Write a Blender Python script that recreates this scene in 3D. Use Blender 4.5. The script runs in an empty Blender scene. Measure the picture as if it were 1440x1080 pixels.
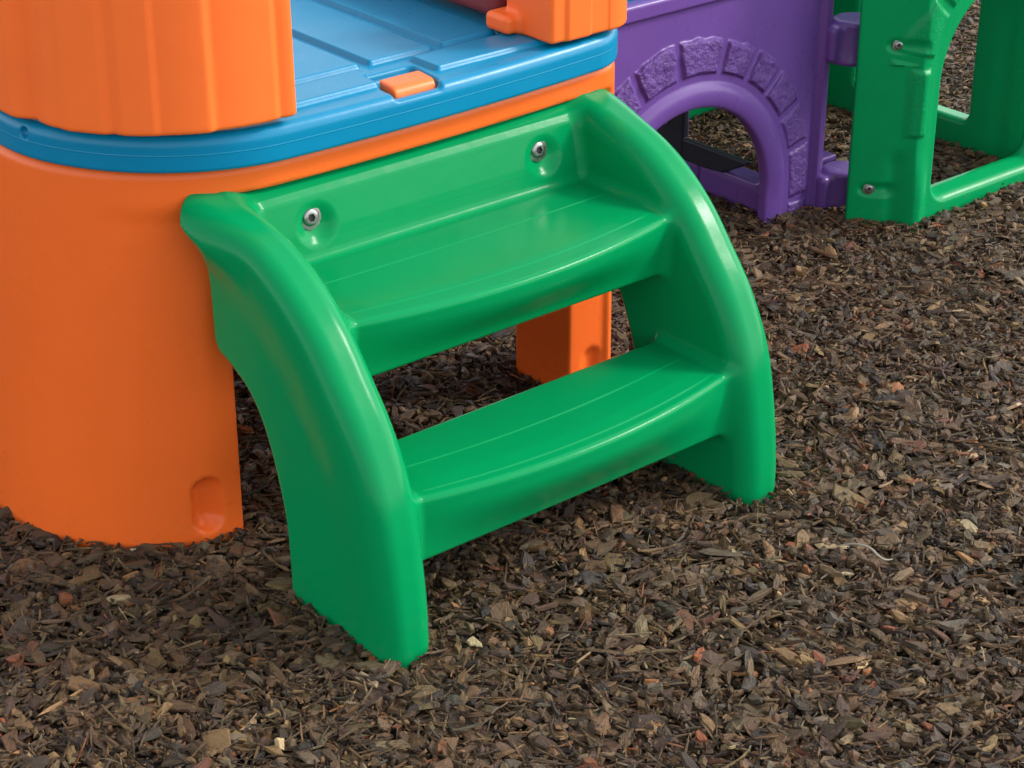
import bpy, math, random
import numpy as np
from math import radians, sin, cos, pi

random.seed(7)
RNG = np.random.default_rng(11)
scene = bpy.context.scene
COL = scene.collection

# ------------------------------------------------------------------ tagging
def tag(o, label=None, cat=None, group=None, kind=None):
    if label: o['label'] = label
    if cat: o['category'] = cat
    if group: o['group'] = group
    if kind: o['kind'] = kind
    return o

def empty(name, loc=(0, 0, 0)):
    o = bpy.data.objects.new(name, None)
    o.location = loc
    o.empty_display_size = .05
    COL.objects.link(o)
    return o

def link(name, me, mat, parent=None):
    o = bpy.data.objects.new(name, me)
    me.name = name
    if mat is not None: me.materials.append(mat)
    COL.objects.link(o)
    if parent is not None:
        o.parent = parent
        # geometry is modelled in world coordinates: keep it there
        o.matrix_parent_inverse.identity()
        p = parent
        off = np.zeros(3)
        while p is not None:
            off += np.array(p.location); p = p.parent
        me.transform(__import__('mathutils').Matrix.Translation(tuple(-off)))
    return o

# ------------------------------------------------------------------ SDF kit
F32 = np.float32
def length(*a):
    s = 0
    for v in a: s = s + v * v
    return np.sqrt(s)
def sstep(a, b, x):
    t = np.clip((x - a) / (b - a), 0, 1)
    return t * t * (3 - 2 * t)
def runion(a, b, r):
    return np.maximum(r, np.minimum(a, b)) - length(np.maximum(r - a, 0), np.maximum(r - b, 0))
def rinter(a, b, r):
    return np.minimum(-r, np.maximum(a, b)) + length(np.maximum(r + a, 0), np.maximum(r + b, 0))
def rdiff(a, b, r):
    return rinter(a, -b, r)
def sbox(p, c, h, r=0.0):
    q = [np.abs(pi_ - ci) - (hi - r) for pi_, ci, hi in zip(p, c, h)]
    out = length(*[np.maximum(v, 0) for v in q])
    m = q[0]
    for v in q[1:]: m = np.maximum(m, v)
    return out + np.minimum(m, 0) - r
def bx(p, lo, hi, r=0.0):
    c = [(a + b) / 2 for a, b in zip(lo, hi)]
    h = [(b - a) / 2 for a, b in zip(lo, hi)]
    return sbox(p, c, h, r)
def poly(u, v, pts, r=0.0):
    """signed distance to a closed polygon in the (u, v) plane"""
    n = len(pts)
    d = None; s = None
    for i in range(n):
        ax, ay = pts[i]; bx_, by = pts[i - 1]
        ex, ey = bx_ - ax, by - ay
        wx, wy = u - ax, v - ay
        t = np.clip((wx * ex + wy * ey) / (ex * ex + ey * ey), 0, 1)
        qx, qy = wx - ex * t, wy - ey * t
        dd = qx * qx + qy * qy
        d = dd if d is None else np.minimum(d, dd)
        c1 = v >= ay; c2 = v < by; c3 = ex * wy > ey * wx
        flip = (c1 & c2 & c3) | (~c1 & ~c2 & ~c3)
        s = np.where(flip, -1.0, 1.0) if s is None else s * np.where(flip, -1.0, 1.0)
    return s * np.sqrt(d) - r
def pline(u, v, pts):
    d = None
    for (ax, ay), (bx_, by) in zip(pts[:-1], pts[1:]):
        ex, ey = bx_ - ax, by - ay
        wx, wy = u - ax, v - ay
        t = np.clip((wx * ex + wy * ey) / (ex * ex + ey * ey), 0, 1)
        dd = (wx - ex * t) ** 2 + (wy - ey * t) ** 2
        d = dd if d is None else np.minimum(d, dd)
    return np.sqrt(d)
def rrect(u, v, lo, hi, rl, rr):
    """rounded rectangle in plan; rl / rr: radius of the left / right corners"""
    cx, cy = (lo[0] + hi[0]) / 2, (lo[1] + hi[1]) / 2
    hx, hy = (hi[0] - lo[0]) / 2, (hi[1] - lo[1]) / 2
    x, y = u - cx, v - cy
    r = np.where(x > 0, rr, rl)
    qx, qy = np.abs(x) - hx + r, np.abs(y) - hy + r
    return np.minimum(np.maximum(qx, qy), 0) + length(np.maximum(qx, 0), np.maximum(qy, 0)) - r
def vnoise(x, y, z, s, seed=0):
    """cheap smooth value noise, -1..1"""
    x, y, z = np.broadcast_arrays(x * s + 17.3 + seed, y * s + 5.1, z * s + 9.7)
    xi, yi, zi = np.floor(x), np.floor(y), np.floor(z)
    fx, fy, fz = x - xi, y - yi, z - zi
    fx = fx * fx * (3 - 2 * fx); fy = fy * fy * (3 - 2 * fy); fz = fz * fz * (3 - 2 * fz)
    def h(a, b, c):
        v = np.sin(a * 127.1 + b * 311.7 + c * 74.7) * 43758.5453
        return (v - np.floor(v)) * 2 - 1
    r = 0
    for a in (0, 1):
        for b in (0, 1):
            for c in (0, 1):
                w = (fx if a else 1 - fx) * (fy if b else 1 - fy) * (fz if c else 1 - fz)
                r = r + w * h(xi + a, yi + b, zi + c)
    return r

def sdf_mesh(f, lo, hi, h, attr=None):
    n = [int(math.ceil((b - a) / h)) + 1 for a, b in zip(lo, hi)]
    ax = [lo[i] + h * np.arange(n[i]) for i in range(3)]
    X = ax[0][:, None, None]; Y = ax[1][None, :, None]; Z = ax[2][None, None, :]
    G = np.broadcast_to(f(X, Y, Z), n).astype(F32)
    S = G < 0
    c = [m - 1 for m in n]
    # cells crossed by the surface
    tot = np.zeros(c, np.int8)
    for i in (0, 1):
        for j in (0, 1):
            for k in (0, 1):
                tot += S[i:i + c[0], j:j + c[1], k:k + c[2]]
    act = (tot > 0) & (tot < 8)
    idx = -np.ones(c, np.int64)
    cells = np.argwhere(act)
    idx[act] = np.arange(len(cells))
    acc = np.zeros((len(cells), 3)); cnt = np.zeros(len(cells))
    corners = [(i, j, k) for i in (0, 1) for j in (0, 1) for k in (0, 1)]
    for a in corners:
        for d in range(3):
            if a[d]: continue
            b = list(a); b[d] = 1
            va = G[cells[:, 0] + a[0], cells[:, 1] + a[1], cells[:, 2] + a[2]]
            vb = G[cells[:, 0] + b[0], cells[:, 1] + b[1], cells[:, 2] + b[2]]
            m = (va < 0) != (vb < 0)
            t = np.where(m, va / np.where(m, va - vb, 1), 0)
            p = np.array(a, float)[None, :].repeat(len(cells), 0)
            p[:, d] += t
            acc += p * m[:, None]; cnt += m
    V = (cells + acc / cnt[:, None]) * h + np.array(lo)
    def grad(P, e=h * .3):
        g = []
        for d in range(3):
            q = P.copy(); q[:, d] += e; r = P.copy(); r[:, d] -= e
            g.append((f(q[:, 0], q[:, 1], q[:, 2]) - f(r[:, 0], r[:, 1], r[:, 2])) / (2 * e))
        return np.stack(np.broadcast_arrays(*g), 1)
    for it in range(3):
        g = grad(V)
        d = f(V[:, 0], V[:, 1], V[:, 2])
        g2 = np.maximum((g * g).sum(1), .25)
        step = -(d / g2)[:, None] * g
        l = np.linalg.norm(step, axis=1, keepdims=True)
        V += step * np.minimum(1, h * .5 / np.maximum(l, 1e-9)) * .9
    N = grad(V, h * .5)
    N /= np.maximum(np.linalg.norm(N, axis=1, keepdims=True), 1e-9)
    Q = []
    for d in range(3):
        e1, e2 = [(1, 2), (2, 0), (0, 1)][d]
        sl = [slice(None)] * 3; sr = [slice(None)] * 3
        sl[d] = slice(0, -1); sr[d] = slice(1, None)
        A = S[tuple(sl)]; B = S[tuple(sr)]
        ed = np.argwhere(A != B)
        ok = (ed[:, e1] > 0) & (ed[:, e2] > 0) & (ed[:, e1] < n[e1] - 1) & (ed[:, e2] < n[e2] - 1)
        ed = ed[ok]
        ins = A[ed[:, 0], ed[:, 1], ed[:, 2]]
        def cell(o1, o2):
            q = ed.copy(); q[:, e1] += o1; q[:, e2] += o2
            return idx[q[:, 0], q[:, 1], q[:, 2]]
        q = np.stack([cell(-1, -1), cell(0, -1), cell(0, 0), cell(-1, 0)], 1)
        q[~ins] = q[~ins][:, ::-1]
        Q.append(q)
    Q = np.concatenate(Q)
    me = bpy.data.meshes.new('m')
    me.vertices.add(len(V)); me.vertices.foreach_set('co', V.astype(F32).ravel())
    me.loops.add(len(Q) * 4); me.loops.foreach_set('vertex_index', Q.astype(np.int32).ravel())
    me.polygons.add(len(Q))
    me.polygons.foreach_set('loop_start', (np.arange(len(Q)) * 4).astype(np.int32))
    me.update(calc_edges=True)
    me.polygons.foreach_set('use_smooth', np.ones(len(Q), bool))
    if attr:
        for k, fn in attr.items():
            a = me.attributes.new(k, 'FLOAT', 'POINT')
            v = np.broadcast_to(fn(V[:, 0], V[:, 1], V[:, 2]), len(V)).astype(F32)
            a.data.foreach_set('value', np.ascontiguousarray(v))
    me.normals_split_custom_set_from_vertices(N.tolist())
    return me

# ------------------------------------------------------------------ materials
class NT:
    def __init__(s, name):
        s.m = bpy.data.materials.new(name); s.m.use_nodes = True
        s.t = s.m.node_tree; s.n = s.t.nodes; s.l = s.t.links
        s.b = s.n['Principled BSDF']
    def node(s, t, **kw):
        n = s.n.new(t)
        for k, v in kw.items():
            if k in ('ins',):
                for a, b in v.items():
                    if hasattr(b, 'is_linked') or isinstance(b, bpy.types.NodeSocket): s.l.new(b, n.inputs[a])
                    else: n.inputs[a].default_value = b
            else: setattr(n, k, v)
        return n
    def math(s, op, a, b=None, c=None, clamp=False):
        n = s.n.new('ShaderNodeMath'); n.operation = op; n.use_clamp = clamp
        for i, v in enumerate((a, b, c)):
            if v is None: continue
            if isinstance(v, bpy.types.NodeSocket): s.l.new(v, n.inputs[i])
            else: n.inputs[i].default_value = v
        return n.outputs[0]

def plastic(name, col, rough=.32, lines=None, stone=False, dust=.5, spec=.22):
    k = NT(name)
    geo = k.node('ShaderNodeNewGeometry')
    pos = geo.outputs['Position']
    # slight pigment variation
    n1 = k.node('ShaderNodeTexNoise', ins={'Vector': pos, 'Scale': 5.0, 'Detail': 5.0, 'Roughness': .6})
    hsv = k.node('ShaderNodeHueSaturation', ins={'Color': (*col, 1)})
    k.l.new(k.math('MULTIPLY_ADD', n1.outputs[0], .16, .92), hsv.inputs['Value'])
    # dusty specks
    n2 = k.node('ShaderNodeTexNoise', ins={'Vector': pos, 'Scale': 260.0, 'Detail': 3.0, 'Roughness': .7})
    n2b = k.node('ShaderNodeTexNoise', ins={'Vector': pos, 'Scale': 9.0, 'Detail': 4.0})
    sp = k.math('MULTIPLY', k.math('GREATER_THAN', n2.outputs[0], .70), k.math('MULTIPLY_ADD', n2b.outputs[0], 2.4, -1.0, clamp=True))
    sp = k.math('MULTIPLY', sp, .22 * dust)
    # soil splashed low down
    sx = k.node('ShaderNodeSeparateXYZ', ins={0: pos})
    low = k.math('MULTIPLY_ADD', sx.outputs[2], -14.0, .85, clamp=True)
    n3 = k.node('ShaderNodeTexNoise', ins={'Vector': pos, 'Scale': 55.0, 'Detail': 6.0, 'Roughness': .75})
    soil = k.math('MULTIPLY', low, k.math('MULTIPLY_ADD', n3.outputs[0], 5.0, -2.7, clamp=True))
    soil = k.math('MULTIPLY', soil, .55 * dust)
    mx = k.node('ShaderNodeMix', data_type='RGBA')
    k.l.new(sp, mx.inputs[0]); k.l.new(hsv.outputs[0], mx.inputs[6]); mx.inputs[7].default_value = (.45, .42, .36, 1)
    my = k.node('ShaderNodeMix', data_type='RGBA')
    k.l.new(soil, my.inputs[0]); k.l.new(mx.outputs[2], my.inputs[6]); my.inputs[7].default_value = (.09, .065, .045, 1)
    k.l.new(my.outputs[2], k.b.inputs['Base Color'])
    # roughness: soft handling marks
    n4 = k.node('ShaderNodeTexNoise', ins={'Vector': pos, 'Scale': 14.0, 'Detail': 6.0, 'Roughness': .65})
    r = k.math('MULTIPLY_ADD', n4.outputs[0], .22, rough - .11)
    r = k.math('ADD', r, k.math('MULTIPLY', soil, .5))
    k.l.new(r, k.b.inputs['Roughness'])
    k.b.inputs['Specular IOR Level'].default_value = spec
    k.b.inputs['IOR'].default_value = 1.5
    # moulded-skin bump + long waviness
    b1 = k.node('ShaderNodeTexNoise', ins={'Vector': pos, 'Scale': 700.0, 'Detail': 2.0})
    b2 = k.node('ShaderNodeTexNoise', ins={'Vector': pos, 'Scale': 16.0, 'Detail': 2.0})
    h = k.math('ADD', k.math('MULTIPLY', b1.outputs[0], .00012), k.math('MULTIPLY', b2.outputs[0], .0009))
    # fine scratches
    mp = k.node('ShaderNodeMapping', ins={'Vector': pos, 'Scale': (6.0, 90.0, 90.0), 'Rotation': (.3, .2, .5)})
    b3 = k.node('ShaderNodeTexNoise', ins={'Vector': mp.outputs[0], 'Scale': 4.0, 'Detail': 2.0})
    scr = k.math('MULTIPLY_ADD', b3.outputs[0], 12.0, -8.9, clamp=True)
    h = k.math('ADD', h, k.math('MULTIPLY', scr, -.00012))
    if stone:
        at = k.node('ShaderNodeAttribute', attribute_name='stone')
        s1 = k.node('ShaderNodeTexNoise', ins={'Vector': pos, 'Scale': 95.0, 'Detail': 6.0, 'Roughness': .62, 'Distortion': .6})
        h = k.math('ADD', h, k.math('MULTIPLY', k.math('MULTIPLY', s1.outputs[0], at.outputs['Fac']), .007))
    if lines:
        for fn in lines: h = k.math('ADD', h, fn(k, sx.outputs[0], sx.outputs[1], sx.outputs[2]))
    bp = k.node('ShaderNodeBump', ins={'Strength': 1.0, 'Distance': 1.0})
    k.l.new(h, bp.inputs['Height'])
    k.l.new(bp.outputs[0], k.b.inputs['Normal'])
    return k.m

def ridge_line(y0, bulge, zlo, zhi, hgt=.0017, w=.0020, yonly=None):
    """a moulded step line following the curved front of a tread"""
    def fn(k, x, y, z):
        u = k.math('MULTIPLY', k.math('SUBTRACT', x, .27), 1 / .264)
        c = k.math('MULTIPLY', k.math('SUBTRACT', 1.0, k.math('MULTIPLY', u, u)), -bulge)
        c = k.math('ADD', c, y0)
        d = k.math('SUBTRACT', y, c)
        st = k.math('MULTIPLY_ADD', d, 1 / (2 * w), .5, clamp=True)
        m = k.math('MULTIPLY', k.math('GREATER_THAN', z, zlo), k.math('LESS_THAN', z, zhi))
        m = k.math('MULTIPLY', m, k.math('MULTIPLY_ADD', k.math('ABSOLUTE', u), -9.0, 8.6, clamp=True))
        return k.math('MULTIPLY', k.math('MULTIPLY', st, m), hgt)
    return fn

GREEN = (.001, .245, .074); ORANGE = (.88, .142, .020); BLUE = (.001, .205, .375); PURPLE = (.128, .058, .262)
# (treads' step lines)
M_green = plastic('green_plastic', GREEN, .18, spec=.12, lines=[
    ridge_line(.262, .006, .355, .40), ridge_line(.178, .030, .355, .40),
    ridge_line(.105, .022, .17, .215), ridge_line(.046, .032, .17, .215)])
M_green2 = plastic('green_wall_plastic', (.001, .26, .078), .26, stone=True, spec=.16)
M_orange = plastic('orange_plastic', ORANGE, .30, spec=.3)
M_orange2 = plastic('orange_panel_plastic', (.97, .170, .030), .32, spec=.3)
def seam(k, x, y, z):
    d = k.math('ABSOLUTE', k.math('SUBTRACT', z, .536))
    return k.math('MULTIPLY', k.math('MULTIPLY_ADD', d, -1 / .0012, 1.0, clamp=True), .0003)
M_blue = plastic('blue_plastic', BLUE, .30, lines=[seam], spec=.30)
M_purple = plastic('purple_plastic', PURPLE, .30, stone=True, spec=.35)
M_maroon_shade = plastic('maroon_shade_plastic', (.20, .045, .05), .5)  # dark red paints in the shade on the orange side wall
M_arch_shade = plastic('arch_shade_plastic', (.022, .022, .034), .45)  # near-black paints in the shade inside the purple arch
def metal():
    k = NT('zinc_plated_steel')
    geo = k.node('ShaderNodeNewGeometry')
    n = k.node('ShaderNodeTexNoise', ins={'Vector': geo.outputs['Position'], 'Scale': 180.0, 'Detail': 4.0})
    k.b.inputs['Metallic'].default_value = 1
    k.b.inputs['Base Color'].default_value = (.30, .31, .29, 1)
    k.l.new(k.math('MULTIPLY_ADD', n.outputs[0], .35, .14), k.b.inputs['Roughness'])
    return k.m
M_metal = metal()
def dark():
    k = NT('socket_dark'); k.b.inputs['Base Color'].default_value = (.02, .02, .02, 1)
    k.b.inputs['Roughness'].default_value = .5
    return k.m
M_dark = dark()

# ------------------------------------------------------------------ STEPS
XC = .27
FRONT = [(-.010, -.06), (-.012, .026), (-.004, .112), (.015, .203), (.049, .276), (.092, .333), (.136, .384),
         (.189, .426), (.244, .453), (.304, .469), (.388, .484)]
def smooth_line(P, sub=5):
    P = [np.array(p, float) for p in P]; out = []
    for i in range(len(P) - 1):
        a = P[max(i - 1, 0)]; b = P[i]; c = P[i + 1]; e = P[min(i + 2, len(P) - 1)]
        for k in range(sub):
            t = k / sub
            out.append(tuple(.5 * ((2 * b) + (c - a) * t + (2 * a - 5 * b + 4 * c - e) * t ** 2 + (3 * b - a - 3 * c + e) * t ** 3)))
    out.append(tuple(P[-1])); return out
FRONT = smooth_line(FRONT, 12)
BACK = [(.352, .40), (.350, .30), (.340, .284)] + smooth_line([(.318, .277), (.277, .254), (.247, .215), (.222, .150), (.208, .080), (.205, -.06)], 6)
STILE_SLAB = FRONT[:-1] + [(.352, .474)] + BACK
STILE_LOBE = FRONT + [(.390, .446), (.374, .430), (.354, .418)] + BACK[1:]
def bulge(xm, b): return -b * (1 - np.clip(xm / .264, 0, 1) ** 2)
T1 = [(.160, .3635), (.20, .3660), (.42, .368), (.42, .353), (.20, .350), (.183, .342), (.175, .292), (.167, .292)]
T2 = [(.038, .1765), (.075, .1785), (.160, .178), (.162, .172), (.080, .166), (.058, .158), (.048, .100), (.039, .100)]
PANEL = [(.328, .35), (.328, .37), (.336, .41), (.346, .452), (.352, .460), (.366, .468), (.366, .35)]
BOLTX = (.086, .462); BOLTZ = .427
def f_steps(x, y, z):
    xm = np.abs(x - XC)
    inner = .264 - xm
    dF = pline(y, z, FRONT)
    near = sstep(.085, .030, dF)
    body = poly(y, z, STILE_LOBE)
    top = sstep(.25, .37, y) * near
    outer = xm - (.3325 + .0045 * sstep(.11, .04, dF) + .024 * top)
    d = rinter(rinter(body, inner, .010 + .020 * near), outer, .010 + .017 * near + .016 * top)
    t1 = poly(y - bulge(xm, .036) * sstep(.285, .355, z), z, T1, .008)
    t1 = np.maximum(t1, y - .366)
    t2 = poly(y - bulge(xm, .036) * sstep(.085, .165, z) * sstep(.16, .06, y), z, T2, .008) * .85
    pn = poly(y, z, PANEL, .005)
    t = runion(t1, pn, .010)
    t = np.minimum(t, t2)
    t = np.maximum(t * .95, xm - .285)
    d = runion(d, t, .015)
    for bxx in BOLTX:
        e = length((x - bxx - .005) / 1.25, (y - .320) / .9, (z - BOLTZ + .003) / 1.2) - .026
        d = rdiff(d, e, .005)
    return d
steps = empty('play_steps', (XC, .18, 0))
tag(steps, 'green moulded plastic two tread steps with curved sides leaning on the orange tower', 'steps')
me = sdf_mesh(f_steps, (-.10, -.06, -.045), (.64, .41, .51), .0034)
link('step_body', me, M_green, steps)

def lathe(prof, seg, M):
    """prof: (radius, height) pairs along the axis; M: 4x4 placing +Z axis"""
    from mathutils import Vector
    vs = []; fs = []
    for r, h_ in prof:
        for i in range(seg):
            a = 2 * pi * i / seg
            vs.append(tuple(M @ Vector((r * cos(a), r * sin(a), h_))))
    for j in range(len(prof) - 1):
        for i in range(seg):
            a = j * seg + i; b = j * seg + (i + 1) % seg
            fs.append((a, b, b + seg, a + seg))
    fs.append(tuple(range(seg))[::-1]); fs.append(tuple((len(prof) - 1) * seg + i for i in range(seg)))
    return vs, fs
def mesh_from(vs, fs, smooth=False):
    me = bpy.data.meshes.new('m'); me.from_pydata(vs, [], fs); me.update()
    if smooth:
        me.polygons.foreach_set('use_smooth', np.ones(len(fs), bool))
        me.set_sharp_from_angle(angle=radians(35))
    return me
def bolt(parent, p, nrm, s=1.0):
    from mathutils import Vector, Matrix
    q = Vector(nrm).normalized().to_track_quat('Z', 'Y').to_matrix().to_4x4()
    M = Matrix.Translation(p) @ q @ Matrix.Scale(s, 4)
    v, f = lathe([(.0075, .001), (.0118, .001), (.0125, .0018), (.0122, .003), (.0075, .0034)], 40, M)
    w = link('bolt', mesh_from(v, f, True), M_metal, parent)
    # domed button head with a hex socket
    v, f = lathe([(.0086, .0030), (.0086, .0042), (.0082, .0050), (.0074, .0056), (.0062, .0060), (.0050, .0061)], 36, M)
    f = f[:-1]; n0 = len(v)
    hexr = .0042; top = [5 * 36 + i for i in range(36)]
    rim = []
    for i in range(36):
        a = 2 * pi * i / 36
        k = cos(pi / 6) / cos((a % (pi / 3)) - pi / 6)
        rim.append((hexr * k * cos(a), hexr * k * sin(a)))
    for zz in (.0061, .0034):
        for (a, b) in rim: v.append(tuple(M @ Vector((a, b, zz))))
    for i in range(36):
        j = (i + 1) % 36
        f.append((top[i], top[j], n0 + j, n0 + i))
        f.append((n0 + i, n0 + j, n0 + 36 + j, n0 + 36 + i))
    f.append(tuple(n0 + 36 + i for i in range(36)))
    hd = link('bolt_head', mesh_from(v, f, True), M_metal, w)
    v, f = lathe([(.0040, .00342), (.0038, .0036)], 6, M)
    link('socket', mesh_from(v, f), M_dark, w)
    return w
for bxx in BOLTX:
    bolt(steps, (bxx, .3440, BOLTZ), (-.06, -1, .16), 1.3)

# ------------------------------------------------------------------ TOWER
tower = empty('play_tower', (.22, .7, 0))
tag(tower, 'orange play tower base with a blue deck, behind the green steps', 'play tower')
def plan(x, y, z, grow=0.0):
    dr = (1 - np.clip(z / .5, 0, 1))
    xx = x + .045 * dr * sstep(.35, -.05, x)
    yy = y + .006 * dr
    yy = yy + .018 * np.clip(1 - ((x - .24) / .40) ** 2, 0, 1) * sstep(.44, .47, z) * sstep(.7, .45, y)
    return rrect(xx, yy, (-.196 - grow, .366 - grow), (.653 + grow, 1.14 + grow), .25, .050) 
def f_base(x, y, z):
    p = plan(x, y, z)
    d = rinter(p, z - .515, .016)
    d = np.maximum(d, -.05 - z)
    d = rdiff(d, bx((x, z), (-.018, -.3), (.553, .33), .02), .004)
    d = rdiff(d, bx((x, y, z), (-.04, .50, -.3), (.80, .98, .33), .02), .01)
    # hollow core above the crawl space
    # shallow landing for the steps
    d = rdiff(d, sbox((x, y, z), (.275, .34, .20), (.352, .034, .275), .012), .006)
    # finger notches at the foot
    cap = length(x + .071, np.maximum(np.abs(z - .052) - .018, 0) * 1.0, (y - .362) * .75) - .025
    d = rdiff(d, cap, .004)
    cap2 = length((x - .598), np.maximum(np.abs(z - .030) - .028, 0), (y - .352) * .75) - .024
    d = rdiff(d, cap2, .004)
    return d
me = sdf_mesh(f_base, (-.27, .335, -.055), (.68, 1.16, .53), .0052)
link('tower_base', me, M_orange, tower)

PADS = [(-.105, .374, .236, .436), (.318, .374, .600, .436)]
for a, b in ((.020, .128), (.138, .250), (.262, .370), (.383, .482), (-.105, .010)):
    PADS.append((a, .448, b, 1.04))
def f_deck(x, y, z):
    bl = .022 * np.clip(1 - ((x - .24) / .40) ** 2, 0, 1)
    yy = y + bl * sstep(.7, .45, y)
    p = rrect(x, yy, (-.194, .352), (.667, 1.15), .25, .09)
    top = .560 + 0 * x * y
    pad = None
    for (a, b, c, e) in PADS:
        q = sbox((x, y), ((a + c) / 2, (b + e) / 2), ((c - a) / 2, (e - b) / 2), .006)
        pad = q if pad is None else np.minimum(pad, q)
    pad = np.maximum(pad, p + .020)
    ch = sbox((x, y), (.20, .75), (.33, .365), .02)        # the area cut by grooves
    top = top + .0068 * sstep(.001, -.0045, pad)
    d = rinter(p, (z - top) * .85, .013)
    d = rinter(d, .513 - z, .005)
    # latch recess
    rc = bx((x - (y - .36) * .12, y, z), (.222, .345, .546), (.302, .417, .60), .010)
    d = rdiff(d, rc, .005)
    rc2 = bx((x - (y - .36) * .12, y, z), (.222, .300, .5525), (.298, .37, .60), .006)
    d = rdiff(d, rc2, .004)
    # moulding dimple on the left end
    dm = length(x + .186, y - .55, z - .545) - .007
    d = rdiff(d, dm, .003)
    return d
me = sdf_mesh(f_deck, (-.23, .315, .505), (.685, 1.17, .578), .0030)
deck = link('deck', me, M_blue, tower)
def f_latch(x, y, z):
    xx = x - (y - .36) * .12
    d = bx((xx, y, z), (.230, .344, .544), (.296, .390, .5645), .005)
    d2 = length(np.maximum(.361 - y, 0), np.maximum(z - .5485, 0)) - .0160
    d = rinter(d, d2, .003)
    return d
link('latch', sdf_mesh(f_latch, (.20, .30, .52), (.31, .40, .58), .0022), M_orange2, tower)

A_ = [-3.2, -1.9, -1.50, -1.44, -1.36, -1.28, -1.20, -1.12, -1.06, -.82, -.76, -.70, -.52, -.48, -.22, -.17, .16, .20, .24, .5]
O_ = [.004, .004, .004, -.001, -.009, -.003, .001, .002, .006, .006, .0015, .006, .006, .0035, .0045, -.001, -.001, -.0045, -.002, -.002]
def f_lpanel(x, y, z):
    p = rrect(x, y + .030 * np.clip(1 - ((x - .24) / .40) ** 2, 0, 1) * sstep(.6, .4, y), (-.200, .352), (.9, 1.9), .22, .05)
    a = np.arctan2(x - .0, -(y - .56))
    o = np.interp(a, A_, O_)
    taper = .02 * (z - .57)
    sh = rinter(p - o + taper, -(p + .045), .008)
    d = rinter(sh, .568 - z, .006)
    d = rinter(d, z - .80, .01)
    d = rinter(d, x - .070, .008)
    d = rinter(d, y - 1.10, .008)
    return d * .9
link('corner_panel', sdf_mesh(f_lpanel, (-.24, .30, .555), (.09, 1.11, .81), .0042), M_orange2, tower)['label'] = 'fluted orange corner panel at the left of the deck'
def f_rpanel(x, y, z):
    fl = .004 * sstep(.512, .520, x) - .003 * sstep(.556, .562, x) + .002 * sstep(.59, .594, x)
    p = rrect(x, y + fl - .003, (.30, .343), (.655, .9), .05, .055)
    d = rinter(p, -(p + .10), .01)
    d = rinter(d, y - .445, .008)
    d = rinter(d, .490 - x, .008)
    d = rinter(d, .567 - z, .005)
    d = rinter(d, z - .74, .01)
    lug = bx((x, y, z), (.468, .412, .568), (.53, .462, .594), .008)
    return runion(d, lug, .008)
link('corner_panel', sdf_mesh(f_rpanel, (.45, .32, .555), (.68, .48, .75), .0032), M_orange2, tower)['label'] = 'orange corner post with a small foot lug at the right of the deck'
def f_side(x, y, z):
    return bx((x, y, z), (.492, .470, .572), (.64, 1.10, .66), .015)
link('side_panel', sdf_mesh(f_side, (.48, .455, .56), (.655, 1.115, .675), .005), M_maroon_shade, tower)

# ------------------------------------------------------------------ PURPLE ARCH
purple = empty('arch_panel', (1.05, .69, 0))
tag(purple, 'purple plastic wall with a stone edged crawl arch between the orange tower and green wall', 'play panel')
CXA, CZA = 1.085, .060
SEAM_ANG = [174, 155, 135, 116, 97, 76, 60, 46, 30, 14]
def f_purple(x, y, z, want=None):
    dx, dz = x - CXA, z - CZA
    rr = length(dx, np.maximum(dz, 0))
    r = np.where(dz > 0, rr, np.abs(dx))
    ang = np.degrees(np.arctan2(np.maximum(dz, 0), dx))
    leg = np.where(dz < 0, dz, 0)
    # stones
    Ro = np.interp(ang, [0, 30, 52, 68, 87, 106, 127, 180], [.300, .306, .311, .310, .317, .322, .314, .310])
    gap = None
    for s in SEAM_ANG:
        g = np.abs(ang - s) * (pi / 180) * r
        gap = g if gap is None else np.minimum(gap, g)
    gap = np.where(dz < 0, np.abs(((z + .5) % .062) - .031), gap)
    ns = vnoise(x, z, y * 0, 60) * .004
    st = np.minimum(np.minimum(Ro - r + ns, r - .252), gap - .0045 + ns * .5)
    stone = sstep(0, .007, st)
    if want: return stone
    rough = (vnoise(x, z, 0 * y, 130) * .5 + vnoise(x, z, 0 * y, 60, 3) * .8 + vnoise(x, z, 0 * y, 260, 5) * .25) * .0024
    fade = sstep(1.36, 1.26, x)
    face = .672 - stone * (.0055 + rough) * (.22 + .78 * fade)
    # trim at the top, step at the right-hand edge
    face = face - .008 * sstep(.431, .437, z)
    face = face - .010 * sstep(1.392, 1.400, x) + .016 * sstep(1.412, 1.420, x)
    d = np.maximum((face - y) * .8, y - .692)
    d = rinter(d, z - .463, .006)
    d = np.maximum(d, -.05 - z)
    d = rinter(d, .655 - x, .006); d = rinter(d, x - 1.436, .006)
    fl = .46 - .20 * sstep(.10, .04, z)
    ring = length((r - .215) / 1.0, (y - .674) / fl) - .0215
    ring = np.maximum(ring, -.05 - z)
    d = runion(d, ring, .005)
    hole = r - .194 + .12 * np.maximum(.68 - y, 0)
    d = rdiff(d, hole, .007)
    return d
me = sdf_mesh(f_purple, (.645, .635, -.055), (1.45, .735, .475), .0032, {'stone': lambda x, y, z: f_purple(x, y, z, True)})
link('arch_wall', me, M_purple, purple)
def f_pside(x, y, z):
    d = bx((x, y, z), (1.302, .690, -.05), (1.320, 1.02, .455), .006)
    op = bx((y, z), (.704, .055), (.908, .34), .02)
    d = rdiff(d, op, .005)
    d = runion(d, bx((x, y, z), (1.302, .690, -.05), (1.362, 1.02, .050), .010), .004)
    g = length(x - 1.302, y - .862) - .0028
    d = rdiff(d, g, .001)
    return d
link('side_wall', sdf_mesh(f_pside, (1.29, .68, -.055), (1.375, 1.035, .465), .004), M_purple, purple)
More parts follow.
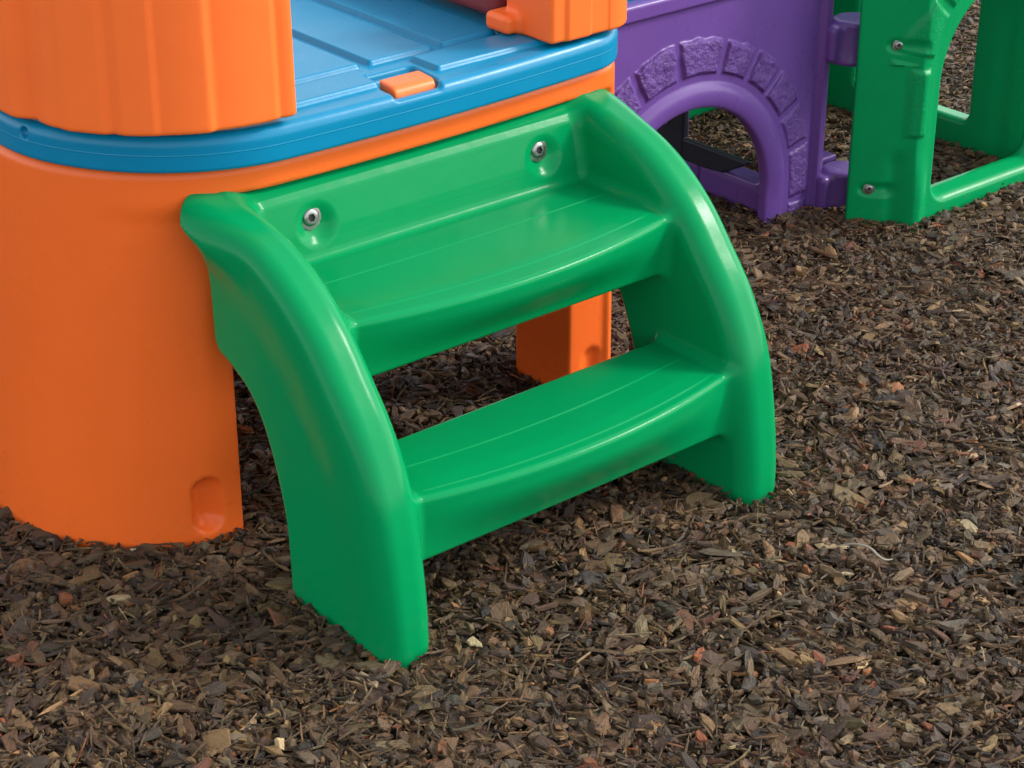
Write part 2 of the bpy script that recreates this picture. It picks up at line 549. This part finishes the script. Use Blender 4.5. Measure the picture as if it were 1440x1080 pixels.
def f_shade_bar(x, y, z):  # bar added for the shade along the rail, dark post at the rear
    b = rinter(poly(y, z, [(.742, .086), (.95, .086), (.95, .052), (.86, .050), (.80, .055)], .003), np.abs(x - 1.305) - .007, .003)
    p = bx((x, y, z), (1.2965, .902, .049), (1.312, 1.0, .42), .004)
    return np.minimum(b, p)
fr = link('arch_shade_frame', sdf_mesh(f_shade_bar, (1.29, .68, -.01), (1.325, 1.01, .43), .003), M_arch_shade, purple)
fr['label'] = 'bar and post coloured near-black for the shade inside the purple arch'
bolt(purple, (1.2965, .950, .115), (-1, -.1, .1), .8)
def f_knuckle(z0, z1):
    def f(x, y, z):
        zc = (z - (z0 + z1) / 2) / ((z1 - z0) / 2)
        r = .040 - .004 * zc + .003 * np.abs(zc) ** 3
        c = rinter(length(x - 1.462, y - .655) - r, np.abs(z - (z0 + z1) / 2) - (z1 - z0) / 2, .008)
        n = bx((x, y, z), (1.40, .645, z0 + .006), (1.45, .69, z1 - .006), .01)
        return runion(c, n, .01)
    return f
for z0, z1 in ((.268, .345), (-.03, .066)):
    link('hinge_knuckle', sdf_mesh(f_knuckle(z0, z1), (1.38, .60, z0 - .02), (1.52, .71, z1 + .02), .0035), M_purple, purple)
    Mx = __import__('mathutils').Matrix.Translation((1.462, .655, 0))
def f_tab(x, y, z):
    t = poly(x, y, [(1.41, .70), (1.49, .70), (1.49, .76), (1.46, .78)], .002)
    return rinter(t, np.abs(z - .065) - .006, .003)
link('tab', sdf_mesh(f_tab, (1.40, .69, .05), (1.50, .80, .08), .003), M_purple, purple)
def f_roof(x, y, z):
    return bx((x, y, z), (.662, .695, .446), (1.44, 1.40, .512), .012)
rf = link('roof_deck', sdf_mesh(f_roof, (.65, .68, .435), (1.455, 1.415, .525), .0065), M_blue, purple)
rf['label'] = 'blue deck slab on top of the purple wall'

# ------------------------------------------------------------------ GREEN CUBE
cube = empty('crawl_cube', (1.62, .8, 0))
tag(cube, 'green plastic crawl cube with arched openings at the upper right, joined to the purple wall', 'play cube')
AX, AZ, AR = 1.680, .250, .150
def f_gfront(x, y, z, want=None):
    dx, dz = x - AX, z - AZ
    r = np.where(dz > 0, length(dx, np.maximum(dz, 0)), np.abs(dx))
    ang = np.degrees(np.arctan2(np.maximum(dz, 0), dx))
    s = np.where(dz > 0, (ang) * (pi / 180) * .2, (-dz) * 1.0 + 100)
    gz = np.abs(((z - .158) % .138) - .069)            # joints on the legs
    ga = np.abs(((ang - 10) % 26) - 13) * (pi / 180) * r
    gap = np.where(dz > -.0, .069 - 0 * z, .069 - gz)
    ga2 = 13 * (pi / 180) * r - ga
    gap = np.where(dz > .045, ga2, .069 - gz)
    st = np.minimum(np.minimum(np.where(dz > .045, .262, .236) - r, r - .200), gap - .006)
    st = np.minimum(st, np.where(z < .158, -.01, .02))
    stone = sstep(0, .009, st)
    if want: return stone * .25
    # plan: front wall, chamfered hinge panel at the left
    face = .494 - .0055 * stone
    t = 1.462 - x
    face = face + np.where(t > 0, t * 1.15, 0)
    # rounded rib where the two planes meet, flaring out near the ground
    rib = sstep(.030, .0, np.abs(x - 1.476)) * (.003 + .008 * sstep(.15, .04, z))
    face = face - rib + .010 * np.exp(-((x - 1.444) / .010) ** 2) * sstep(.15, .11, z)
    # dished pads round the bolts
    for (bx_, bz) in ((1.437, .330), (1.417, .066)):
        q = length(np.maximum(np.abs(x - bx_ - .008) - .012, 0), (z - bz)) - .013
        face = face + .009 * sstep(.004, -.012, q)
    d = np.maximum((face - y) * .66, (y - (face + .05)) * .66)
    d = np.maximum(d, (x - 1.388) * -.656 + (y - .579) * .755)
    d = rinter(d, z - .62, .01)
    d = np.maximum(d, -.05 - z)
    d = rinter(d, 1.386 - x, .007)
    d = rinter(d, x - 1.92, .02)
    hole = np.maximum(r - AR, .042 - z)
    hole = rinter(r - AR, .042 - z, .03)
    d = rdiff(d, hole - .35 * np.maximum(.525 - y, 0), .010)
    return d
me = sdf_mesh(f_gfront, (1.375, .47, -.055), (1.935, .66, .635), .0036, {'stone': lambda x, y, z: f_gfront(x, y, z, True)})
link('front_wall', me, M_green2, cube)
def f_gside(x, y, z):
    dy, dz = y - .818, z - .30
    r = np.where(dz > 0, length(dy, np.maximum(dz, 0)), np.abs(dy))
    d = bx((x, y, z), (1.832, .53, -.05), (1.892, 1.20, .61), .02)
    d = d + .004 * sstep(.03, .0, np.abs(y - .60)) * 1.0
    hole = rinter(r - .147, .060 - z, .02)
    return rdiff(d, hole - (x - 1.862) * .15, .014)
link('side_wall', sdf_mesh(f_gside, (1.82, .52, -.055), (1.905, 1.215, .625), .005), M_green2, cube)
def f_gback(x, y, z):
    d = bx((x, y, z), (1.40, 1.145, -.05), (1.83, 1.195, .61), .015)
    return d
link('back_wall', sdf_mesh(f_gback, (1.39, 1.135, -.055), (1.84, 1.205, .625), .0065), M_green2, cube)
for (bx_, bz) in ((1.437, .330), (1.417, .066)):
    fy = .494 + (1.462 - bx_) * 1.15 + .009
    bolt(cube, (bx_, fy - .0005, bz), (-.62, -.78, .08), .85)

# ------------------------------------------------------------------ GROUND
def ground_mat():
    k = NT('mulch_bed')
    geo = k.node('ShaderNodeNewGeometry'); pos = geo.outputs['Position']
    mp = k.node('ShaderNodeMapping', ins={'Vector': pos, 'Scale': (1, 1, 1)})
    nz = k.node('ShaderNodeTexNoise', ins={'Vector': pos, 'Scale': 30.0, 'Detail': 4.0})
    add = k.node('ShaderNodeMix', data_type='RGBA', ins={0: .02}); 
    k.l.new(pos, add.inputs[6]); k.l.new(nz.outputs['Color'], add.inputs[7])
    vo = k.node('ShaderNodeTexVoronoi', ins={'Vector': add.outputs[2], 'Scale': 55.0})
    cr = k.node('ShaderNodeValToRGB'); e = cr.color_ramp.elements
    e[0].position = 0; e[0].color = (.012, .009, .007, 1); e[1].position = 1; e[1].color = (.10, .07, .045, 1)
    m = e.new(.55); m.color = (.04, .028, .019, 1)
    sp = k.node('ShaderNodeSeparateColor', ins={0: vo.outputs['Color']})
    k.l.new(sp.outputs[0], cr.inputs[0]); k.l.new(cr.outputs[0], k.b.inputs['Base Color'])
    k.b.inputs['Roughness'].default_value = .9
    bp = k.node('ShaderNodeBump', ins={'Strength': 1.0, 'Distance': .012})
    k.l.new(k.math('ADD', sp.outputs[1], k.math('MULTIPLY', nz.outputs[0], .8)), bp.inputs['Height'])
    k.l.new(bp.outputs[0], k.b.inputs['Normal'])
    return k.m
def gheight(x, y):
    return .007 * vnoise(x, y, 0 * x, 3.1, 2) + .004 * vnoise(x, y, 0 * x, 9.0, 4)
def mk_ground():
    c = np.unique(np.concatenate([np.linspace(-60, -4, 15), np.linspace(-4, 7, 160), np.linspace(7, 60, 15)]))
    X, Y = np.meshgrid(c, c, indexing='ij')
    near = sstep(6, 2.5, np.hypot(X - .6, Y - .5))
    Z = -.014 + gheight(X, Y) * near
    n = len(c)
    V = np.stack([X, Y, Z], -1).reshape(-1, 3)
    i, j = np.meshgrid(np.arange(n - 1), np.arange(n - 1), indexing='ij')
    a = (i * n + j).ravel()
    fs = np.stack([a, a + n, a + n + 1, a + 1], 1)
    me = bpy.data.meshes.new('m'); me.from_pydata(V.tolist(), [], fs.tolist()); me.update()
    return me
g = link('ground', mk_ground(), ground_mat()); tag(g, 'dark soil bed under the bark mulch', 'ground', kind='structure')

# ------------------------------------------------------------------ MULCH
def mulch_mat():
    k = NT('bark_mulch')
    at = k.node('ShaderNodeAttribute', attribute_name='tint')
    rnd = k.node('ShaderNodeAttribute', attribute_name='rnd')
    uv = k.node('ShaderNodeAttribute', attribute_name='grain')
    mp = k.node('ShaderNodeMapping', ins={'Vector': uv.outputs['Vector'], 'Scale': (45, 520, 520)})
    g1 = k.node('ShaderNodeTexNoise', ins={'Vector': mp.outputs[0], 'Scale': 1.0, 'Detail': 5.0, 'Roughness': .65})
    g2 = k.node('ShaderNodeTexNoise', ins={'Vector': uv.outputs['Vector'], 'Scale': 160.0, 'Detail': 5.0, 'Roughness': .7})
    v = k.math('ADD', k.math('MULTIPLY', g1.outputs[0], 1.25), k.math('MULTIPLY', g2.outputs[0], .95))
    v = k.math('SUBTRACT', v, .12)
    hsv = k.node('ShaderNodeHueSaturation'); k.l.new(at.outputs['Color'], hsv.inputs['Color'])
    k.l.new(v, hsv.inputs['Value'])
    # pale weathered scuffs
    w = k.math('MULTIPLY_ADD', g1.outputs[0], 9.0, -5.9, clamp=True)
    w = k.math('MULTIPLY', w, k.math('MULTIPLY', rnd.outputs['Fac'], .55))
    mx = k.node('ShaderNodeMix', data_type='RGBA')
    k.l.new(w, mx.inputs[0]); k.l.new(hsv.outputs[0], mx.inputs[6]); mx.inputs[7].default_value = (.26, .22, .17, 1)
    k.l.new(mx.outputs[2], k.b.inputs['Base Color'])
    k.l.new(k.math('MULTIPLY_ADD', rnd.outputs['Fac'], -.38, .72), k.b.inputs['Roughness'])
    bp = k.node('ShaderNodeBump', ins={'Strength': 1.0, 'Distance': .0026})
    k.l.new(k.math('ADD', g1.outputs[0], k.math('MULTIPLY', g2.outputs[0], .7)), bp.inputs['Height'])
    k.l.new(bp.outputs[0], k.b.inputs['Normal'])
    return k.m

PAL = np.array([(.100, .070, .038), (.078, .050, .027), (.130, .097, .055), (.044, .031, .021), (.028, .021, .016),
                (.105, .086, .058), (.078, .072, .062), (.16, .060, .028), (.22, .110, .050), (.30, .27, .21), (.060, .032, .020)]) * np.array([1.12, .88, .58])
PW = np.array([.24, .18, .15, .12, .06, .09, .045, .020, .010, .008, .05]); PW = PW / PW.sum()

def chips(P, L, W, T, tilt, NV, jag, rng, curl=.15):
    """P: (n,3) centres; L, W, T: length, width, thickness. returns verts, tri/quad faces, per-vertex data"""
    n = len(P)
    th = np.linspace(0, 2 * pi, NV, endpoint=False)[None, :] + rng.uniform(-.28, .28, (n, NV)) * (6 / NV)
    # super-elliptic outline with jagged radius
    ca, sa = np.cos(th), np.sin(th)
    e = rng.uniform(.55, 1.0, (n, 1))
    ox = np.sign(ca) * np.abs(ca) ** e; oy = np.sign(sa) * np.abs(sa) ** e
    rad = 1 + rng.uniform(-jag, jag * .4, (n, NV))
    # most pieces come to a slanted point
    skew = rng.uniform(-.5, .5, (n, 1))
    ox = ox * rad + skew * oy * .4
    oy = oy * rad * (1 - .45 * np.clip(ox * rng.choice([-1, 1], (n, 1)), 0, 1))
    lx = ox * L[:, None] / 2; ly = oy * W[:, None] / 2
    K = curl * rng.uniform(-1, 1, (n, 1)) / L[:, None]
    K2 = curl * rng.uniform(-1.6, 1.6, (n, 1)) / W[:, None]
    zt = K * lx ** 2 * 4 + K2 * ly ** 2 * 2 + rng.uniform(-.35, .35, (n, NV)) * T[:, None]
    inset = rng.uniform(.72, .98, (n, NV))
    top = np.stack([lx * inset, ly * inset, zt + T[:, None] / 2], -1)
    bot = np.stack([lx, ly, zt - T[:, None] / 2], -1)
    cx = rng.uniform(-.3, .3, n) * L / 2; cy = rng.uniform(-.3, .3, n) * W / 2
    ctr = np.stack([cx, cy, T * rng.uniform(.4, 1.1, n)], -1)[:, None, :]
    V = np.concatenate([top, bot, ctr], 1)            # (n, 2NV+1, 3)
    G = V + rng.uniform(-5, 5, (n, 1, 3))
    # rotations
    yaw = rng.uniform(0, 2 * pi, n)
    ta = rng.uniform(0, 2 * pi, n); tl = np.abs(rng.normal(0, tilt, n))
    cz, sz = np.cos(yaw), np.sin(yaw)
    x = V[..., 0] * cz[:, None] - V[..., 1] * sz[:, None]
    y = V[..., 0] * sz[:, None] + V[..., 1] * cz[:, None]
    z = V[..., 2]
    ux, uy = np.cos(ta)[:, None], np.sin(ta)[:, None]
    ct, st = np.cos(tl)[:, None], np.sin(tl)[:, None]
    # Rodrigues about (ux, uy, 0)
    dot = (x * ux + y * uy) * (1 - ct)
    X = x * ct + uy * z * st + ux * dot
    Y = y * ct - ux * z * st + uy * dot
    Z = z * ct + (ux * y - uy * x) * st
    V = np.stack([X, Y, Z], -1) + P[:, None, :]
    i = np.arange(NV); j = (i + 1) % NV
    quads = np.stack([i + NV, j + NV, j, i], 1)
    tris = np.stack([i, j, np.full(NV, 2 * NV)], 1)
    base = (np.arange(n) * (2 * NV + 1))[:, None, None]
    return V.reshape(-1, 3), (base + quads[None]).reshape(-1, 4), (base + tris[None]).reshape(-1, 3), G.reshape(-1, 3), 2 * NV + 1

def scatter(density, lo, hi, rng):
    A = (hi[0] - lo[0]) * (hi[1] - lo[1]); n = int(A * density)
    return np.stack([rng.uniform(lo[0], hi[0], n), rng.uniform(lo[1], hi[1], n)], 1)

CAM = np.array([-1.2895, -1.6986, 1.4288])
def keep(P):
    """leave out mulch sealed inside the plastic bodies"""
    x, y = P[:, 0], P[:, 1]
    k = ~((x > -.17) & (x < -.05) & (y > .42) & (y < 1.1) & ((y < .48) | (y > 1.0)))
    return P[k]

def build_mulch():
    Vs = []; Qs = []; Ts = []; Gs = []; Cs = []; Rs = []; off = 0
    near_lo, near_hi = (-1.15, -1.15), (2.65, 2.0)
    def add(P, zoff, L, W, T, tilt, NV, jag, curl=.05, bright=1.0, pw=PW):
        nonlocal off
        n = len(P)
        z = gheight(P[:, 0], P[:, 1]) + zoff
        P3 = np.column_stack([P, z])
        V, q, t, G, m = chips(P3, L, W, T, tilt, NV, jag, RNG, curl)
        c = PAL[RNG.choice(len(PAL), n, p=pw)] * np.exp(RNG.normal(-.10, .36, (n, 1))) * bright
        c = c * RNG.uniform(.92, 1.08, (n, 3))
        Vs.append(V); Qs.append(q + off); Ts.append(t + off); Gs.append(G)
        Cs.append(np.repeat(c, m, 0)); Rs.append(np.repeat(RNG.uniform(0, 1, n) ** 1.5, m))
        off += len(V)
    def U(a, b, n): return RNG.uniform(a, b, n)
    def LN(med, s, n, lo, hi): return np.clip(med * np.exp(RNG.normal(0, s, n)), lo, hi)
    # camera-facing wedge of the bed gets the full density
    def near(density):
        P = scatter(density, near_lo, near_hi, RNG)
        return keep(P)
    P = near(4600); n = len(P)       # lower layer of flakes
    L = LN(.027, .38, n, .010, .062); add(P, U(-.012, -.003, n), L, L * U(.35, .8, n), U(.0018, .0045, n), .24, 7, .42)
    P = near(4000); n = len(P)       # upper flakes
    L = LN(.0235, .43, n, .009, .062); add(P, U(-.005, .005, n), L, L * U(.28, .75, n), U(.0014, .0048, n), .33, 7, .45)
    P = near(520); n = len(P)        # big flat pieces
    L = LN(.037, .25, n, .024, .065); add(P, U(-.002, .006, n), L, L * U(.30, .62, n), U(.0025, .006, n), .24, 9, .38, .06)
    P = near(8500); n = len(P)       # splinters
    L = LN(.026, .45, n, .010, .080); add(P, U(-.005, .007, n), L, U(.0012, .0044, n), U(.0008, .0024, n), .30, 6, .25, .12)
    P = near(900); n = len(P)       # chunks
    L = LN(.014, .3, n, .008, .026); add(P, U(-.003, .006, n), L, L * U(.5, .95, n), L * U(.3, .6, n), .6, 7, .4)
    P = near(10500); n = len(P)       # crumbs and shreds
    L = LN(.0065, .4, n, .003, .014); add(P, U(-.006, .007, n), L, L * U(.2, .8, n), U(.0006, .002, n), .6, 5, .4)
    # beyond: coarser cover out to a few metres, for the sides
    for lo, hi in (((-3.2, 2.0), (5.0, 4.4)), ((2.65, -2.4), (5.0, 2.0)), ((-3.2, -2.4), (-1.15, 2.0)), ((-1.15, -2.4), (2.65, -1.15))):
        P = scatter(1500, lo, hi, RNG); n = len(P)
        L = LN(.027, .35, n, .012, .055); add(P, U(-.010, .006, n), L, L * U(.3, .7, n), U(.002, .005, n), .35, 6, .38)
    V = np.concatenate(Vs); Q = np.concatenate(Qs); T = np.concatenate(Ts)
    G = np.concatenate(Gs); C = np.concatenate(Cs); R = np.concatenate(Rs)
    me = bpy.data.meshes.new('bark_mulch')
    me.vertices.add(len(V)); me.vertices.foreach_set('co', V.astype(F32).ravel())
    nl = len(Q) * 4 + len(T) * 3
    me.loops.add(nl)
    me.loops.foreach_set('vertex_index', np.concatenate([Q.ravel(), T.ravel()]).astype(np.int32))
    me.polygons.add(len(Q) + len(T))
    me.polygons.foreach_set('loop_start', np.concatenate([np.arange(len(Q)) * 4, len(Q) * 4 + np.arange(len(T)) * 3]).astype(np.int32))
    me.update(calc_edges=True)
    me.polygons.foreach_set('use_smooth', np.zeros(len(Q) + len(T), bool))
    a = me.attributes.new('tint', 'FLOAT_COLOR', 'POINT')
    a.data.foreach_set('color', np.column_stack([C, np.ones(len(C))]).astype(F32).ravel())
    a = me.attributes.new('grain', 'FLOAT_VECTOR', 'POINT'); a.data.foreach_set('vector', G.astype(F32).ravel())
    a = me.attributes.new('rnd', 'FLOAT', 'POINT'); a.data.foreach_set('value', R.astype(F32))
    print('mulch verts', len(V), 'faces', len(Q) + len(T))
    return me
mu = link('bark_mulch', build_mulch(), mulch_mat())
tag(mu, 'brown shredded bark mulch covering the ground', 'mulch', kind='stuff')

# one pale curled strand lying on the mulch in the foreground
def px_ground(px, py, z):
    f_px, hx, pp = 2950.0, 3950.0, 1490.0
    Xc = np.array([hx, pp, f_px]); Xc /= np.linalg.norm(Xc)
    Zc = np.array([0, f_px, -pp]); Zc /= np.linalg.norm(Zc)
    R = np.array([Xc, -np.cross(Zc, Xc), Zc])
    d = R @ np.array([px - 720, 540 - py, f_px])
    return CAM + d * (z - CAM[2]) / d[2]
def strand():
    pts = [px_ground(*p) for p in ((1176, 768, .016), (1196, 765, .022), (1210, 766, .026), (1224, 771, .027), (1236, 782, .024), (1246, 787, .020), (1256, 786, .014))]
    P = np.array(smooth3(pts, 8)); vs = []; fs = []; m = 7
    for i, p in enumerate(P):
        t = P[min(i + 1, len(P) - 1)] - P[max(i - 1, 0)]; t /= np.linalg.norm(t)
        a = np.cross(t, (0, 0, 1)); a /= np.linalg.norm(a); b = np.cross(t, a)
        r = .0011 * (1 - abs(2 * i / (len(P) - 1) - 1) ** 3) + .0003
        for k in range(m):
            q = 2 * pi * k / m; vs.append(tuple(p + a * r * 1.3 * cos(q) + b * r * sin(q)))
    for i in range(len(P) - 1):
        for k in range(m):
            fs.append((i * m + k, i * m + (k + 1) % m, (i + 1) * m + (k + 1) % m, (i + 1) * m + k))
    return mesh_from(vs, fs, True)
def smooth3(P, sub):
    out = []
    for i in range(len(P) - 1):
        a, b, c, e = P[max(i - 1, 0)], P[i], P[i + 1], P[min(i + 2, len(P) - 1)]
        for k in range(sub):
            t = k / sub
            out.append(.5 * ((2 * b) + (c - a) * t + (2 * a - 5 * b + 4 * c - e) * t ** 2 + (3 * b - a - 3 * c + e) * t ** 3))
    out.append(P[-1]); return out
kf = NT('pale_fibre'); kf.b.inputs['Base Color'].default_value = (.27, .235, .18, 1); kf.b.inputs['Roughness'].default_value = .7
tag(link('bark_fibre', strand(), kf.m), 'thin pale curled fibre lying on the bark mulch at lower right', 'bark fibre')

# ------------------------------------------------------------------ LIGHT
SUN_AZ = (.86, -.50); SUN_EL = 37
az = math.atan2(SUN_AZ[0], SUN_AZ[1])       # clockwise from +Y
w = bpy.data.worlds.new("World"); scene.world = w; w.use_nodes = True
nt = w.node_tree
sky = nt.nodes.new('ShaderNodeTexSky'); sky.sky_type = 'NISHITA'; sky.sun_disc = False
sky.sun_elevation = radians(SUN_EL); sky.sun_rotation = az
sky.air_density = 1.0; sky.dust_density = 1.2; sky.ozone_density = 1.0
bg = nt.nodes['Background']; bg.inputs['Strength'].default_value = .15
hs = nt.nodes.new('ShaderNodeHueSaturation'); hs.inputs['Saturation'].default_value = .30   # thin cloud: a whiter sky
nt.links.new(sky.outputs[0], hs.inputs['Color']); nt.links.new(hs.outputs[0], bg.inputs['Color'])
sl = bpy.data.lights.new('sun', 'SUN'); sl.energy = .95; sl.angle = radians(11); sl.color = (1, .95, .88)
so = bpy.data.objects.new('sun', sl); COL.objects.link(so)
from mathutils import Vector, Matrix
hl = math.hypot(*SUN_AZ)
d = Vector((SUN_AZ[0] / hl * cos(radians(SUN_EL)), SUN_AZ[1] / hl * cos(radians(SUN_EL)), sin(radians(SUN_EL))))
so.rotation_euler = d.to_track_quat('Z', 'Y').to_euler(); so.location = d * 5

# ------------------------------------------------------------------ CAMERA
f_px, hx, pp = 2950.0, 3950.0, 1490.0
Xc = np.array([hx, pp, f_px]); Xc /= np.linalg.norm(Xc)
Zc = np.array([0, f_px, -pp]); Zc /= np.linalg.norm(Zc)
Yc = -np.cross(Zc, Xc)
R = np.array([Xc, Yc, Zc])                   # world axes in (right, up, forward)
right, up, fwd = R[:, 0], R[:, 1], R[:, 2]
M = Matrix(((right[0], up[0], -fwd[0], CAM[0]), (right[1], up[1], -fwd[1], CAM[1]),
            (right[2], up[2], -fwd[2], CAM[2]), (0, 0, 0, 1)))
cd = bpy.data.cameras.new('camera'); cam = bpy.data.objects.new('camera', cd); COL.objects.link(cam)
cam.matrix_world = M
cd.sensor_fit = 'HORIZONTAL'; cd.sensor_width = 36; cd.lens = 36 * f_px / 1440
cd.clip_start = .05; cd.clip_end = 300
scene.camera = cam

scene.view_settings.view_transform = 'Standard'; scene.view_settings.look = 'None'
scene.view_settings.exposure = 1.33; scene.view_settings.gamma = 1
